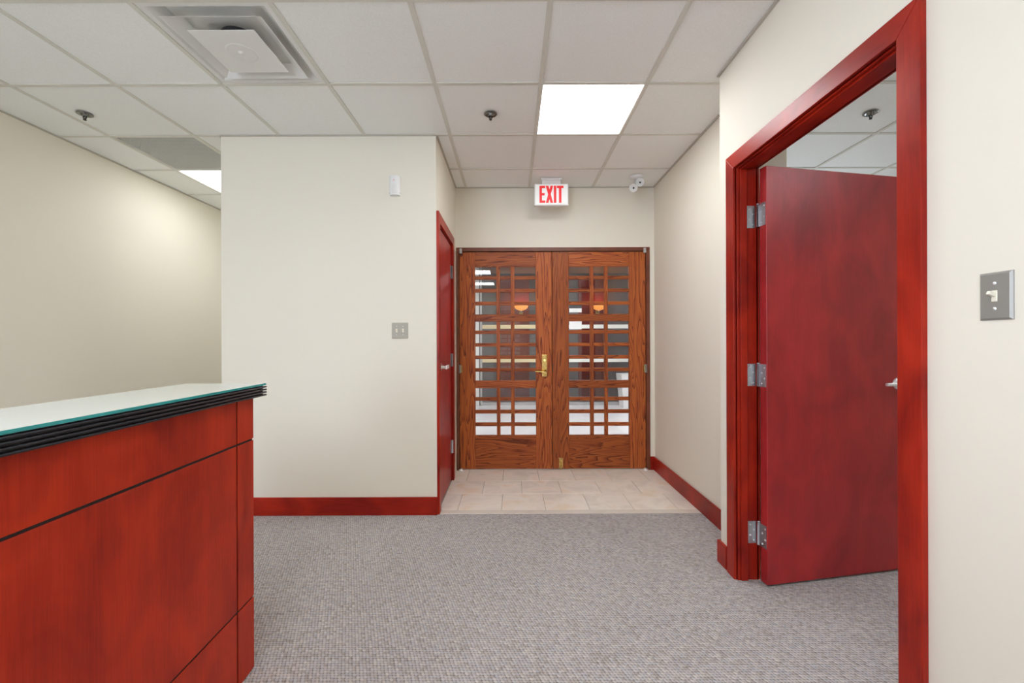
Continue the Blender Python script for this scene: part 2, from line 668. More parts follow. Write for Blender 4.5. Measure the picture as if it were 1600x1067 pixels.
# office
WY0, WY1, WZ0, WZ1 = 3.5, 4.7, 0.95, 2.15
struct('wall_office', MB()
       .box(XO, XO + .15, YN, WY0, 0, WT, 'wall_office')
       .box(XO, XO + .15, WY1, YE, 0, WT, 'wall_office')
       .box(XO, XO + .15, WY0, WY1, 0, WZ0, 'wall_office')
       .box(XO, XO + .15, WY0, WY1, WZ1, WT, 'wall_office')
       .box(XD + .1, XO + .15, YN - .1, YN, 0, WT, 'wall_office')
       .box(1.484, XO + .15, YE, YE + .1, 0, WT, 'wall_office')
       .box(1.44, 1.484, YV + .12, YE + .1, 0, WT, 'wall_office'),
       'cream walls of the office beyond the open door', 'wall')


def window(name, loc, rz, w, wh, n, label):
    """local frame: x = outwards, y along the wall, z up from the sill"""
    win = thing(name, loc, label, 'window', kind='structure', rz=rz)
    hw = w / 2
    mb = MB().box(0.03, 0.09, -hw, -hw + .05, 0, wh, 'aluminium').box(0.03, 0.09, hw - .05, hw, 0, wh, 'aluminium')
    mb.box(0.03, 0.09, -hw + .05, hw - .05, 0, .05, 'aluminium').box(0.03, 0.09, -hw + .05, hw - .05, wh - .05, wh, 'aluminium')
    for k in range(1, n):
        q = -hw + w * k / n
        mb.box(0.03, 0.09, q - .025, q + .025, .05, wh - .05, 'aluminium')
    mb.build('window_frame', win)
    for k in range(n):
        a = -hw + w * k / n + (.05 if k == 0 else .025)
        b_ = -hw + w * (k + 1) / n - (.05 if k == n - 1 else .025)
        MB().box(0.058, 0.062, a, b_, .05, wh - .05, 'glass_window').build('pane', win)


window('unseen_window_1', (XO, (WY0 + WY1) / 2, WZ0), 0, WY1 - WY0, WZ1 - WZ0, 2, 'wide unseen office window with pale metal frame, assumed for daylight')  # out of view; assumed source of the office's bluish daylight
window('added_window_2', (XL, -1.75, .82), PI, 2.7, 1.6, 3, 'wide unseen hall window beside the reception desk, added for daylight')  # out of view; added to brighten the ceiling and right-hand wall
window('added_window_3', (-2.1, YR, .45), -PI / 2, 2.0, 2.1, 2, 'unseen hall window behind the viewer, added for daylight')  # out of view; added to light the closet wall from the rear

# ------------------------------------------------------------------ ceiling: unseen slab added to block sky light, grid bars, tiles
GX0, GY0, P = -0.439, 2.465, 0.61
ceil = struct('ceiling', MB().box(XL - .1, XO + .15, YR - .1, YV + .12, CZ + .30, CZ + .36, 'slab')
              .box(XL - .1, XBL + .1, YV + .12, YE + .1, CZ + .30, CZ + .36, 'slab')
              .box(XV, XO + .15, YV + .12, YE + .1, CZ + .30, CZ + .36, 'slab')
              .box(XL - .1, XL, YR - .1, YE + .1, CZ, CZ + .3, 'slab')
              .box(XO, XO + .15, YR - .1, YE + .1, CZ, CZ + .3, 'slab')
              .box(XL - .1, XO + .15, YR - .1, YR, CZ, CZ + .3, 'slab')
              .box(XBL + .1, XV, YV, YV + .12, CZ, CZ + .3, 'slab')
              .box(XL - .1, XBL + .1, YE, YE + .1, CZ, CZ + .3, 'slab')
              .box(XV, XO + .15, YE, YE + .1, CZ, CZ + .3, 'slab'),
              'suspended ceiling of square mineral tiles in a metal grid', 'ceiling')
ci = range(-5, 9)
ri = range(-11, 5)


def cx_(i):
    return GX0 + i * P


def ry_(j):
    return GY0 + j * P


# cell content: (column, row) -> anything but a tile
LIGHTS = {(1, 0): 'hall', (-4, 2): 'hall', (-1, -6): 'hall', (-1, -9): 'hall', (-1, -4): 'hall', (-3, -4): 'hall', 
          (5, -3): 'office', (6, 0): 'office'}
DIFF = (-2, -1)
GRILLE = (-4, 1)
bar_w = 0.012
for i in ci:
    x = cx_(i)
    if XL < x < XO:
        y1 = YE if (x < XBL + .1 or x > XV) else YV
        MB().box(-bar_w, bar_w, YR, y1, CZ, CZ + .006, 'grid').build('grid_bar', ceil, (x, 0, 0))
for j in ri:
    y = ry_(j)
    if YR < y < YV:
        MB().box(XL, XO, -bar_w, bar_w, CZ + .0006, CZ + .0062, 'grid').build('grid_bar', ceil, (0, y, 0))
    elif y < YE:
        MB().box(XL, XBL + .1, -bar_w, bar_w, CZ + .0006, CZ + .0062, 'grid').build('grid_bar', ceil, (0, y, 0))
        MB().box(XV, XO, -bar_w, bar_w, CZ + .0006, CZ + .0062, 'grid').build('grid_bar', ceil, (0, y, 0))
tile_meshes = {}
for i in ci:
    for j in ri:
        if (i, j) in LIGHTS or (i, j) in (DIFF, GRILLE):
            continue
        x0, x1 = max(cx_(i), XL), min(cx_(i + 1), XO)
        y0, y1 = max(ry_(j), YR), ry_(j + 1)
        mid = (x0 + x1) / 2
        y1 = min(y1, YE if (mid < XBL + .1 or mid > XV) else YV)
        if x1 - x0 < .02 or y1 - y0 < .02:
            continue
        w, d = x1 - x0 - .004, y1 - y0 - .004
        key = (round(w, 3), round(d, 3))
        if key not in tile_meshes:
            tile_meshes[key] = MB().box(-w / 2, w / 2, -d / 2, d / 2, 0, .015, 'ceiling_tile').mesh('tile')
        link('tile', tile_meshes[key], ceil, (mid, (y0 + y1) / 2, CZ + .0045 + random.uniform(0, .001)))

# wall-edge angle of the grid, where the walls in view meet it
et = MB()
e = .014
z0, z1 = CZ - .004, CZ + .003
et.box(XL, XL + e, YR, YE, z0, z1, 'edge_trim')
et.box(XBL, XB, YB - e, YB, z0, z1, 'edge_trim')
et.box(XB, XB + e, YB, YV - e, z0, z1, 'edge_trim')
et.box(XB, XV, YV - e, YV, z0, z1, 'edge_trim')
et.box(XV - e, XV, YJ, YV - e, z0, z1, 'edge_trim')
et.box(XD - e, XD, YR, YJ, z0, z1, 'edge_trim')
et.box(XBL - e, XBL, YB, YE, z0, z1, 'edge_trim')
et.build('edge_angle', ceil)

# ------------------------------------------------------------------ baseboards
BH, BT = 0.128, 0.016
struct('baseboard_closet', MB().box(XBL, XB + .004, YB - BT, YB, 0, BH, 'cherry_x', .003),
       'red cherry baseboard along the wall below the double switch', 'baseboard')
struct('baseboard_left', MB().box(XL, XL + BT, YR, YE, 0, BH, 'cherry_y', .003),
       'red cherry baseboard along the wall behind the desk', 'baseboard')
struct('baseboard_right', MB().box(XV - BT, XV, YJ, YV - BT, 0, BH, 'cherry_y', .003),
       'red cherry baseboard on the vestibule wall beside the tiles', 'baseboard')
struct('baseboard_back', MB().box(1.3245, XV, YV - BT, YV, 0, BH, 'cherry_x', .003),
       'short red baseboard stub right of the oak doors', 'baseboard')
struct('baseboard_corner', MB().box(XD - BT, XD, 2.317, YJ + BT, 0, BH - .006, 'cherry_y', .002)
       .box(XD, XV - BT - .001, YJ, YJ + BT, 0, BH - .006, 'cherry_y', .002),
       'short red baseboard wrapping the corner beside the office door frame', 'baseboard')
struct('baseboard_near', MB().box(XD - BT, XD, YR, 1.2, 0, BH, 'cherry_y', .003),
       'red baseboard below the single light switch', 'baseboard')

# ------------------------------------------------------------------ office door frame
JY0, JY1, JZ = 1.280, 2.224, 2.131     # inner faces of the frame
CW, CT = 0.077, 0.018
fr = thing('trim_1', (XD, 1.75, 0), 'red cherry frame around the open office door', 'door frame', kind='structure')


def rel(mb, name, parent):
    """mesh written in world coordinates, hung under parent"""
    o = mb.build(name, parent)
    p = parent
    o.matrix_parent_inverse = Matrix.Identity(4)
    bm_inv = (Matrix.Translation(p.location) @ Matrix.Rotation(p.rotation_euler[2], 4, 'Z')).inverted()
    o.data.transform(bm_inv)
    return o


def casing_x(parent, xf, xb, y0, y1, zt, w, nm='casing'):
    """mitred casing lying on a wall normal to x, from face xf to back xb, round opening y0..y1, 0..zt"""
    for pts, mt in (([(y0 - w, 0), (y0, 0), (y0, zt), (y0 - w, zt + w)], 'cherry_z'),
                    ([(y1, 0), (y1 + w, 0), (y1 + w, zt + w), (y1, zt)], 'cherry_z'),
                    ([(y0, zt), (y1, zt), (y1 + w, zt + w), (y0 - w, zt + w)], 'cherry_y')):
        o = rel(MB().prism(pts, 0, min(xf, xb), max(xf, xb), mt), nm, parent)
        bv = o.modifiers.new('bevel', 'BEVEL')
        bv.width = .002
        bv.segments = 2


casing_x(fr, XD - CT, XD, JY0, JY1, JZ, CW)
casing_x(fr, XD + .1 + CT, XD + .1, JY0, JY1, JZ, .068)
XF, XK = XD - 0.006, XD + .108
# jambs: thin back board, stop in two steps, rabbet for the door
for nm, a, s in (('jamb', JY1, 1), ('jamb', JY0, -1)):
    mb = MB()
    def bx(x0, x1, d0, d1):
        ya, yb = sorted((a - s * d0, a - s * d1))
        mb.box(x0, x1, ya, yb, 0, JZ, 'cherry_z', .0015)
    ya, yb = sorted((a, a + s * .018))
    mb.box(XF, XK, ya, yb, 0, JZ + .018, 'cherry_z')
    bx(XD - .001, XD + .013, -.001, .006)
    bx(XD + .0135, XD + .048, -.001, .013)
    rel(mb, nm, fr)
mb = MB()
mb.box(XF, XK, JY0 - .0, JY1 + .0, JZ, JZ + .018, 'cherry_y')
mb.box(XD - .001, XD + .013, JY0 + .006, JY1 - .006, JZ - .006, JZ + .001, 'cherry_y', .0015)
mb.box(XD + .0135, XD + .048, JY0 + .013, JY1 - .013, JZ - .013, JZ + .001, 'cherry_y', .0015)
rel(mb, 'head_jamb', fr)
HZ = (1.877, 1.060, 0.247)
HH = 0.0575
for hz in HZ:
    mb = MB().box(XD + .0495, XD + .095, JY1 - .003, JY1 - .0005, hz - HH, hz + HH, 'satin_steel', .0005)
    for dx, dz in ((.064, .04), (.082, .014), (.064, -.014), (.082, -.04)):
        mb.cyl((XD + dx, JY1 - .0045, hz + dz), (XD + dx, JY1 - .002, hz + dz), .0042, 'screw', 10)
    rel(mb, 'hinge_leaf', fr)

# ------------------------------------------------------------------ office door (stands open into the office)
PX, PY = 1.2635, 2.2045
door = thing('door_1', (PX, PY, 0), 'open red cherry office door with three steel hinges', 'door', kind='structure', rz=math.radians(10.8))
DWID, DT0, DT1 = 0.905, -0.058, -0.013
MB().box(0, DWID, DT0, DT1, 0.012, 2.112, 'cherry_door_lit', .0015).build('door_slab', door)
for hz in HZ:
    mb = MB().box(-.0022, 0.0002, DT0 + .005, DT1 + .001, hz - HH, hz + HH, 'satin_steel')
    mb.box(-.0022, 0.0002, DT1, 0, hz - HH, hz + HH, 'satin_steel')
    for dy, dz in ((-.045, .04), (-.027, .014), (-.045, -.014), (-.027, -.04)):
        mb.cyl((-.0036, dy, hz + dz), (-.001, dy, hz + dz), .0042, 'screw', 10)
    lf = mb.build('hinge_leaf', door)
    mb = MB()
    for k in range(5):
        za = hz - HH + k * (2 * HH / 5)
        mb.cyl((0, 0, za + .0006), (0, 0, za + 2 * HH / 5 - .0006), .0068, 'satin_steel', 14)
    mb.lathe([(.0045, HH), (.0072, HH + .001), (.0068, HH + .005), (0, HH + .007)], 'satin_steel', Matrix.Translation((0, 0, hz)), 14)
    mb.build('hinge_barrel', door)


def lever(parent, x, y, z, out, along, mat='satin_bright', L=.11, rose=.031):
    """round-rose lever: out = +-1 along y, along = +-1 along x (parent's axes)"""
    Mo = Matrix.Translation((x, y, z)) @ Matrix.Rotation(-out * PI / 2, 4, 'X')
    h = MB().lathe([(0, 0), (rose, 0), (rose, .006), (rose * .8, .011), (.012, .013), (.0105, .045), (0, .047)], mat, Mo, 24).build('door_handle', parent)
    mb = MB()
    n = 10
    prev = None
    for k in range(n):
        t = k / (n - 1)
        px = x + along * L * t
        py = y + out * (.050 - .010 * t ** 2)
        hh = .0105 - .003 * t
        prev_v = [mb.bm.verts.new((px, py + dy * .0065, z + dz * hh)) for dy, dz in ((-1, -.6), (-.6, -1), (.6, -1), (1, -.6), (1, .6), (.6, 1), (-.6, 1), (-1, .6))]
        if prev:
            for q in range(8):
                mb.bm.faces.new((prev[q], prev[(q + 1) % 8], prev_v[(q + 1) % 8], prev_v[q])).smooth = True
        else:
            mb.bm.faces.new(prev_v)
        prev = prev_v
    mb.bm.faces.new(prev[::-1])
    mb.mi(mat)
    bmesh.ops.recalc_face_normals(mb.bm, faces=mb.bm.faces[:])
    mb.build('lever', h)
    return h


lever(door, .800, DT0, 1.005, -1, -1, L=.12)
lever(door, .800, DT1, 1.005, 1, -1, L=.12)
MB().box(DWID - .0002, DWID + .0015, (DT0 + DT1) / 2 - .012, (DT0 + DT1) / 2 + .012, .95, 1.06, 'satin_steel').build('latch_plate', door)

# ------------------------------------------------------------------ closet door in the side of the closet block
fr2 = thing('trim_2', (XB, 3.49, 0), 'red cherry frame around the narrow closet door', 'door frame', kind='structure')
casing_x(fr2, XB + CT, XB, CD0 + .004, CD1 - .002, CDZ - .004, .074)
mb = MB()
mb.box(XB - .1, XB, CD0 - .0465, CD0 + .012, 0, CDZ, 'cherry_z')
mb.box(XB - .1, XB, CD1 - .012, CD1, 0, CDZ, 'cherry_z')
mb.box(XB - .1, XB, CD0 + .012, CD1 - .012, CDZ - .012, CDZ, 'cherry_y')
rel(mb, 'jamb', fr2)
cdr = thing('door_2', (XB, CD1 - .014, 0), 'closed narrow red cherry closet door with chrome lever beside oak doors', 'door', kind='structure')
rel(MB().box(XB - .046, XB - .002, CD0 + .015, CD1 - .015, .012, CDZ - .016, 'cherry_door_lit', .0015), 'door_slab', cdr)
for hz in (1.855, 1.075, .305):
    mb = MB()
    for k in range(5):
        za = hz - HH + k * (2 * HH / 5)
        mb.cyl((XB + .008, CD1 - .0135, za + .0006), (XB + .008, CD1 - .0135, za + 2 * HH / 5 - .0006), .0075, 'satin_steel', 12)
    mb.box(XB - .002, XB + .001, CD1 - .045, CD1 - .0155, hz - HH, hz + HH, 'satin_steel')
    rel(mb, 'hinge', cdr)
hy, hz_ = CD0 + .085, 1.045
mb = MB().lathe([(0, 0), (.031, 0), (.031, .006), (.025, .011), (.013, .014), (.011, .05), (0, .053)], 'chrome',
                Matrix.Translation((XB - .002, hy, hz_)) @ Matrix.Rotation(PI / 2, 4, 'Y'), 24)
hd = rel(mb, 'door_handle', cdr)
mb = MB()
mb.box(XB + .038, XB + .052, hy - .014, hy + .112, hz_ - .016, hz_ + .014, 'satin_bright', .005, 2)
lv = mb.build('lever', hd)
lv.data.transform(Matrix.Translation(-cdr.location))

# ------------------------------------------------------------------ oak entrance doors
fr3 = thing('trim_3', (0.395, YV, 0), 'dark oak frame around the lattice entrance doors', 'door frame', kind='structure')
fx0, fx1, fzt = DX0, DX1, DZT
rel(MB().box(fx0, -.5085, YV - .012, YV + .13, 0, 2.103, 'oak_frame', .002), 'jamb', fr3)
rel(MB().box(1.2885, fx1, YV - .012, YV + .13, 0, 2.103, 'oak_frame', .002), 'jamb', fr3)
rel(MB().box(fx0, fx1, YV - .012, YV + .13, 2.1035, fzt, 'oak_frame', .002), 'head', fr3)

LY0, LY1 = YV + .004, YV + .048
pane_meshes = {}


def leaf(name, x0, x1, label, left):
    d = thing(name, (x0, YV, 0), label, 'door', kind='structure')
    W = x1 - x0
    so, si = (.152, .154) if left else (.157, .160)
    sl, sr = (so, si) if left else (si, so)
    zb, zt = .010, 2.098
    y0, y1 = LY0 - YV, LY1 - YV
    def piece(nm, a, b, c, e_, mat, ya=y0, yb=y1, bev=.0025):
        return MB().box(-(b - a) / 2, (b - a) / 2, ya, yb, -(e_ - c) / 2, (e_ - c) / 2, mat, bev).build(nm, d, ((a + b) / 2, 0, (c + e_) / 2))
    piece('stile', 0, sl, zb, zt, 'oak_z')
    piece('stile', W - sr, W, zb, zt, 'oak_z')
    ox0, ox1 = sl, W - sr
    groups = ((1.957, 1.499, 4), (1.430, .860, 5), (.788, .332, 4))
    ry0, ry1 = y0 + .0015, y1 - .0015
    piece('top_rail', ox0, ox1, 1.957, zt, 'oak_x', ry0, ry1)
    piece('rail', ox0, ox1, 1.430, 1.499, 'oak_x', ry0, ry1)
    piece('rail', ox0, ox1, .788, .860, 'oak_x', ry0, ry1)
    piece('bottom_rail', ox0, ox1, zb, .332, 'oak_x', ry0, ry1)
    ow = ox1 - ox0
    mw = .035
    pw = (ow - 2 * mw) / 5.0          # columns 2 : 1 : 2
    cols = [(ox0, ox0 + 2 * pw), (ox0 + 2 * pw + mw, ox0 + 3 * pw + mw), (ox1 - 2 * pw, ox1)]
    for zt_, zb_, n in groups:
        mh = .0345
        ph = (zt_ - zb_ - (n - 1) * mh) / n
        for c0, c1 in ((cols[0][1], cols[1][0]), (cols[1][1], cols[2][0])):
            piece('muntin', c0, c1, zb_, zt_, 'oak_z', y0 + .006, y1 - .006, .003)
        for r in range(n):
            pz0 = zb_ + r * (ph + mh)
            if r < n - 1:
                piece('muntin', ox0, ox1, pz0 + ph, pz0 + ph + mh, 'oak_x', y0 + .0075, y1 - .0075, .003)
            for c0, c1 in cols:
                key = (round(c1 - c0, 3), round(ph, 3))
                if key not in pane_meshes:
                    a, c = (c1 - c0) / 2 + .002, ph / 2 + .002
                    pane_meshes[key] = MB().box(-a, a, .022, .026, -c, c, 'glass').mesh('glass_pane')
                link('glass_pane', pane_meshes[key], d, ((c0 + c1) / 2, 0, pz0 + ph / 2))
    # pivots
    ex = .018 if left else W - .012
    mb = MB()
    mb.cyl((ex, -.018, 2.082), (ex, -.018, 2.102), 0.014, 'satin_bright', 14)
    mb.cyl((ex, -.018, 2.105), (ex, -.018, 2.128), 0.0125, 'satin_bright', 14)
    mb.box(ex - .006, ex + .006, -.018, .004, 2.086, 2.098, 'satin_bright')
    mb.box(ex - .006, ex + .006, -.018, -.0115, 2.110, 2.124, 'satin_bright')
    mb.build('top_pivot', d)
    MB().lathe([(0, 0), (.026, 0), (.026, .010), (.017, .014), (.016, .018), (0, .017)], 'satin_bright', Matrix.Translation((ex, -.020, 0.001)), 18) \
        .box(ex - .006, ex + .006, -.02, .006, .011, .02, 'satin_bright').build('bottom_pivot', d)
    ex = .006 if left else W - .004
    mb = MB()
    mb.cyl((ex, -.016, .935), (ex, -.016, 1.015), .010, 'satin_steel', 14)
    mb.box(ex - .018, ex + .022, -.013, .0045, .945, 1.003, 'bronze_brass', .002) if False else mb.box(ex + (0.0 if left else -.022), ex + (.022 if left else 0.0), -.012, .0045, .94, 1.008, 'bronze_brass', .002)
    mb.build('middle_hinge', d)
    return d, W


dl, Wl = leaf('door_3', -.5066, .3838, 'left oak lattice glass door with brass lever handle', True)
dr, Wr = leaf('door_4', .3885, 1.2865, 'right oak lattice glass door with brass floor bolt', False)
# brass handle on the left leaf
hx = Wl - .073
ph_ = MB().box(hx - .0265, hx + .0265, -.005, .0045, .898, 1.108, 'brass', .003, 2)
ph_.box(hx - .0225, hx + .0225, -.007, -.004, .906, 1.100, 'brass', .002)
plate = ph_.build('handle_plate', dl)
mb = MB()
mb.lathe([(.017, 0), (.017, .012), (.011, .016), (.010, .05), (0, .052)], 'brass', Matrix.Translation((hx + .002, -.006, .952)) @ Matrix.Rotation(PI / 2, 4, 'X'), 18)
mb.cyl((hx + .008, -.052, .953), (hx - .090, -.048, .957), .0125, 'brass', 16, .009)
mb.build('lever', plate)
MB().cyl((hx, -.004, 1.055), (hx, -.014, 1.055), .013, 'brass', 18).build('lock_cylinder', plate)
# flush bolt at the foot of the right leaf
bx_ = .078
mb = MB().box(bx_ - .021, bx_ + .021, -.003, .0045, .016, .118, 'bronze_brass', .002)
mb.box(bx_ - .017, bx_ - .004, -.008, -.002, .03, .11, 'brass', .002)
mb.box(bx_ + .004, bx_ + .017, -.008, -.002, .03, .11, 'brass', .002)
mb.cyl((bx_, -.008, .006), (bx_, -.008, .122), .0065, 'brass', 12)
mb.build('floor_bolt', dr)
MB().box(.0005, .006, -.001, .0045, .945, 1.02, 'dark_metal').build('strike_edge', dr)
MB().box(-.016, .012, .0485, .058, .01, 2.098, 'oak_frame', .001).build('gap_light_block', dr)  # strip added to stop lobby light leaking between the leaves

# ------------------------------------------------------------------ reception desk
desk = thing('reception_desk', (-0.985, 1.634, 0), 'red cherry reception desk with black fluted glass-topped counter', 'reception desk', rz=math.radians(2.2))
# local frame: x = out of the front, y = along the front (far end = 0, towards the viewer negative), z up
Lk = 2.9
body = MB().box(-.235, -.0035, -Lk, -.0035, 0.0, 1.030, 'groove_black')
body.build('carcass', desk)
G = .0038
ys = ((-.104 + G, 0), (-1.45 + G, -.104 - G), (-Lk, -1.45 - G))
zs = ((.004, .2735 - G), (.2735 + G, .870 - G), (.870 + G, 1.031))
for ya, yb in ys:
    for za, zb in zs:
        cy, cz = (ya + yb) / 2, (za + zb) / 2
        MB().box(-.018, 0, ya - cy, yb - cy, za - cz, zb - cz, 'cherry_desk_lit', .0008).build('panel', desk, (0, cy, cz))
for za, zb in zs:
    cz = (za + zb) / 2
    MB().box(-.235, -.0185, -.018, 0, za - cz, zb - cz, 'cherry_desk_lit', .0008).build('end_panel', desk, (0, 0, cz))
# fluted counter edge: four lips
x1, y1 = .036, .030
zb0 = 1.031
mb = MB()
mb.box(-.268, x1 - .011, -Lk, y1 - .011, zb0, zb0 + .0405, 'counter_black')
for k in range(4):
    za = zb0 + k * .0102
    mb.box(-.272, x1, -Lk, y1, za + .0008, za + .0070, 'counter_black', .0026, 2)
mb.build('counter_edge', desk)
mb = MB().box(-.270, x1 - .002, -Lk, y1 - .003, zb0 + .041, zb0 + .0485, 'glass_face')
i_e = mb.mi('glass_edge')
for f in mb.bm.faces:
    if abs(f.normal.z) < .5 or True:
        pass
mb.bm.normal_update()
for f in mb.bm.faces:
    if abs(f.normal.z) < .5:
        f.material_index = i_e
mb.build('glass_top', desk)
MB().box(-.95, -.237, -Lk, -.03, .715, .745, 'worktop', .003).build('worktop', desk)
MB().box(-.95, -.237, -.055, -.031, 0, .7148, 'cherry_desk_lit', .001).build('side_support', desk)

# ------------------------------------------------------------------ ceiling lights
light_labels = {
    (1, 0): 'lit square ceiling light in front of the exit sign',
    (-4, 2): 'lit ceiling light in the side corridor beyond the grey grille',
}


def troffer(i, j, lens, label, group):
    c = ((cx_(i) + cx_(i + 1)) / 2, (ry_(j) + ry_(j + 1)) / 2, CZ)
    t = thing('ceiling_light', c, label, 'ceiling light', group)
    h = P / 2 - .013
    MB().frustum_ring((0, 0), h, .006, h, .10, 'white_metal', .004).build('housing', t)
    MB().box(-h + .004, h - .004, -h + .004, h - .004, .006, .010, lens).build('lens', t)
    return t


n_other = 0
for (i, j), kind in LIGHTS.items():
    if (i, j) in light_labels:
        troffer(i, j, 'lens_corridor' if i == -4 else 'lens', light_labels[(i, j)], 'hall ceiling lights')
    elif kind == 'hall':
        troffer(i, j, 'lens', 'lit square ceiling light over the hall behind the viewer', 'ceiling lights behind the viewer')
    else:
        troffer(i, j, 'lens_office', 'lit square ceiling light inside the office', 'office ceiling lights')

# ------------------------------------------------------------------ supply air diffuser
c = ((cx_(DIFF[0]) + cx_(DIFF[0] + 1)) / 2, (ry_(DIFF[1]) + ry_(DIFF[1] + 1)) / 2, CZ)
df = thing('air_diffuser', c, 'white square stepped air diffuser in the ceiling above the desk', 'air vent')
h = P / 2 - .004
MB().frustum_ring((0, 0), h, .005, .268, .005, 'white_metal').frustum_ring((0, 0), .268, .005, .215, .050, 'white_metal').build('frame', df)
MB().frustum_ring((0, 0), .230, -.010, .170, .034, 'white_metal', .003).build('middle_cone', df)
mb = MB().frustum_ring((0, 0), .157, -.020, .11, .012, 'white_metal', .003)
mb.box(-.157, .157, -.157, .157, -.0215, -.0185, 'white_metal', .001)
mb.lathe([(.072, -.0215), (.068, -.0235), (.060, -.0225)], 'white_metal', seg=28)
mb.lathe([(.0, -.0250), (.012, -.0245), (.016, -.0215)], 'white_metal', seg=16)
mb.build('centre_plate', df)
MB().box(-.215, .215, -.215, .215, .050, .054, 'white_metal').build('back_plate', df)
mb = MB()
for k in range(4):
    mb.lathe([(.088 - .002 * (k % 2), .016 + .009 * k), (.092 - .002 * (k % 2), .024 + .009 * k)], 'duct', seg=28)
mb.lathe([(.088, .0495), (0, .0495)], 'duct', seg=28)
mb.build('duct_collar', df)

# ------------------------------------------------------------------ return grille (egg-crate)
c = ((cx_(GRILLE[0]) + cx_(GRILLE[0] + 1)) / 2, (ry_(GRILLE[1]) + ry_(GRILLE[1] + 1)) / 2, CZ)
gr = thing('return_grille', c, 'grey egg-crate return air grille in the side corridor ceiling', 'air vent')
h = P / 2 - .013
MB().frustum_ring((0, 0), h, .003, h, .02, 'grille_grey', .012).build('frame', gr)
MB().box(-h, h, -h, h, .022, .026, 'grille_back').build('backing', gr)
mb = MB()
n = 46
for k in range(1, n):
    q = -h + 2 * h * k / n
    mb.box(q - .0011, q + .0011, -h + .01, h - .01, .004, .016, 'grille_grey')
    mb.box(-h + .01, h - .01, q - .0011, q + .0011, .0042, .016, 'grille_grey')
ec = mb.build('egg_crate', gr)
ec['kind'] = 'stuff'


# ------------------------------------------------------------------ sprinklers
def sprinkler(x, y, label):
    t = thing('sprinkler', (x, y, CZ), label, 'sprinkler', 'ceiling sprinklers')
    MB().lathe([(.024, .004), (.030, .001), (.043, -.001), (.043, -.004), (.034, -.006), (.026, -.002), (.020, .003)], 'dark_chrome', seg=24).build('escutcheon', t)
    mb = MB().lathe([(.019, .002), (.013, -.006), (.012, -.014), (.008, -.016)], 'dark_chrome', seg=14)
    for s in (-1, 1):
        mb.cyl((s * .009, 0, -.013), (s * .011, 0, -.024), .0028, 'dark_chrome', 8)
        mb.cyl((s * .011, 0, -.024), (s * .003, 0, -.036), .0028, 'dark_chrome', 8)
    mb.build('frame', t)
    MB().cyl((0, 0, -.015), (0, 0, -.033), .0025, 'chrome', 8).build('bulb', t)
    MB().lathe([(0, -.036), (.009, -.036), (.009, -.041), (0, -.041)], 'dark_metal', seg=14).build('deflector', t)
    return t


sprinkler(-.134, 2.785, 'small sprinkler head in the ceiling left of the lit panel')
sprinkler(-2.75, 2.77, 'small dark sprinkler head in the ceiling near the left wall')
sprinkler(2.335, 2.79, 'small dark sprinkler head in the office ceiling seen above the door')

# ------------------------------------------------------------------ exit sign
ex = thing('exit_sign', (.361, 3.905, 2.466), 'white ceiling-hung sign reading EXIT in red above the oak doors', 'exit sign')
SW, SH = .154, .196
MB().box(-SW, SW, -.022, .024, 0, SH, 'white_plastic', .004, 2).build('housing', ex)
MB().box(-SW + .008, SW - .008, -.0245, -.0215, .010, SH - .008, 'exit_face', .001).build('face', ex)
zt = CZ - 2.466
MB().box(-.094, .094, -.032, .032, zt - .018, zt, 'white_plastic', .004, 2).box(-.085, .085, -.022, .022, SH - .001, zt - .017, 'white_plastic', .003).build('canopy', ex)
lz0, lz1 = .022, .176
yA, yB = -.0262, -.0240
w = .021


def letter(parts):
    mb = MB()
    for kind, a in parts:
        if kind == 'b':
            mb.box(a[0], a[1], yA, yB, a[2], a[3], 'exit_red')
        else:
            mb.prism(a, 1, yA + .0002 * (kind == 'p'), yB, 'exit_red')
    mb.build('letter', ex)


x = -.108
letter([('b', (x, x + .022, lz0, lz1)), ('b', (x + .022, x + .052, lz1 - w, lz1)), ('b', (x + .022, x + .046, .089, .089 + w)), ('b', (x + .022, x + .052, lz0, lz0 + w))])
x = -.051
letter([('p', [(x, lz0), (x + .024, lz0), (x + .066, lz1), (x + .042, lz1)]), ('q', [(x + .042, lz0), (x + .066, lz0), (x + .024, lz1), (x, lz1)])])
x = .021
letter([('b', (x, x + .023, lz0, lz1))])
x = .049
letter([('b', (x, x + .060, lz1 - w, lz1)), ('b', (x + .0185, x + .0415, lz0, lz1 - w))])

# ------------------------------------------------------------------ emergency light with two heads
em = thing('emergency_light', (1.125, 3.86, CZ), 'white ceiling emergency light with two round heads beside the exit sign', 'emergency light')
MB().lathe([(.062, .0), (.062, -.012), (.050, -.022), (0, -.024)], 'white_plastic', seg=28).build('base', em)
for dx, dz, aim in ((.022, -.062, (-.25, -.85, -.25)), (-.036, -.112, (-.35, -.85, -.3))):
    d = Vector(aim).normalized()
    p = Vector((dx, -.03, dz))
    M = Matrix.Translation(p) @ d.to_track_quat('Z', 'Y').to_matrix().to_4x4()
    hd_ = MB().lathe([(0, -.045), (.016, -.043), (.027, -.025), (.037, 0), (.037, .012), (.032, .013), (.030, .004)], 'white_plastic', M, 22).build('lamp_head', em)
    MB().lathe([(.032, .006), (.020, .001), (.008, -.004), (0, -.004)], 'white_metal', M, 20).build('reflector', hd_)
    MB().lathe([(0, .010), (.006, .007), (.008, -.004)], 'duct', M, 12).build('bulb', hd_)
    q = p - d * .03
    MB().cyl((q.x * .4, q.y * .4 + .0, -.02), (q.x, q.y, q.z), .009, 'white_plastic', 12).build('arm', em)

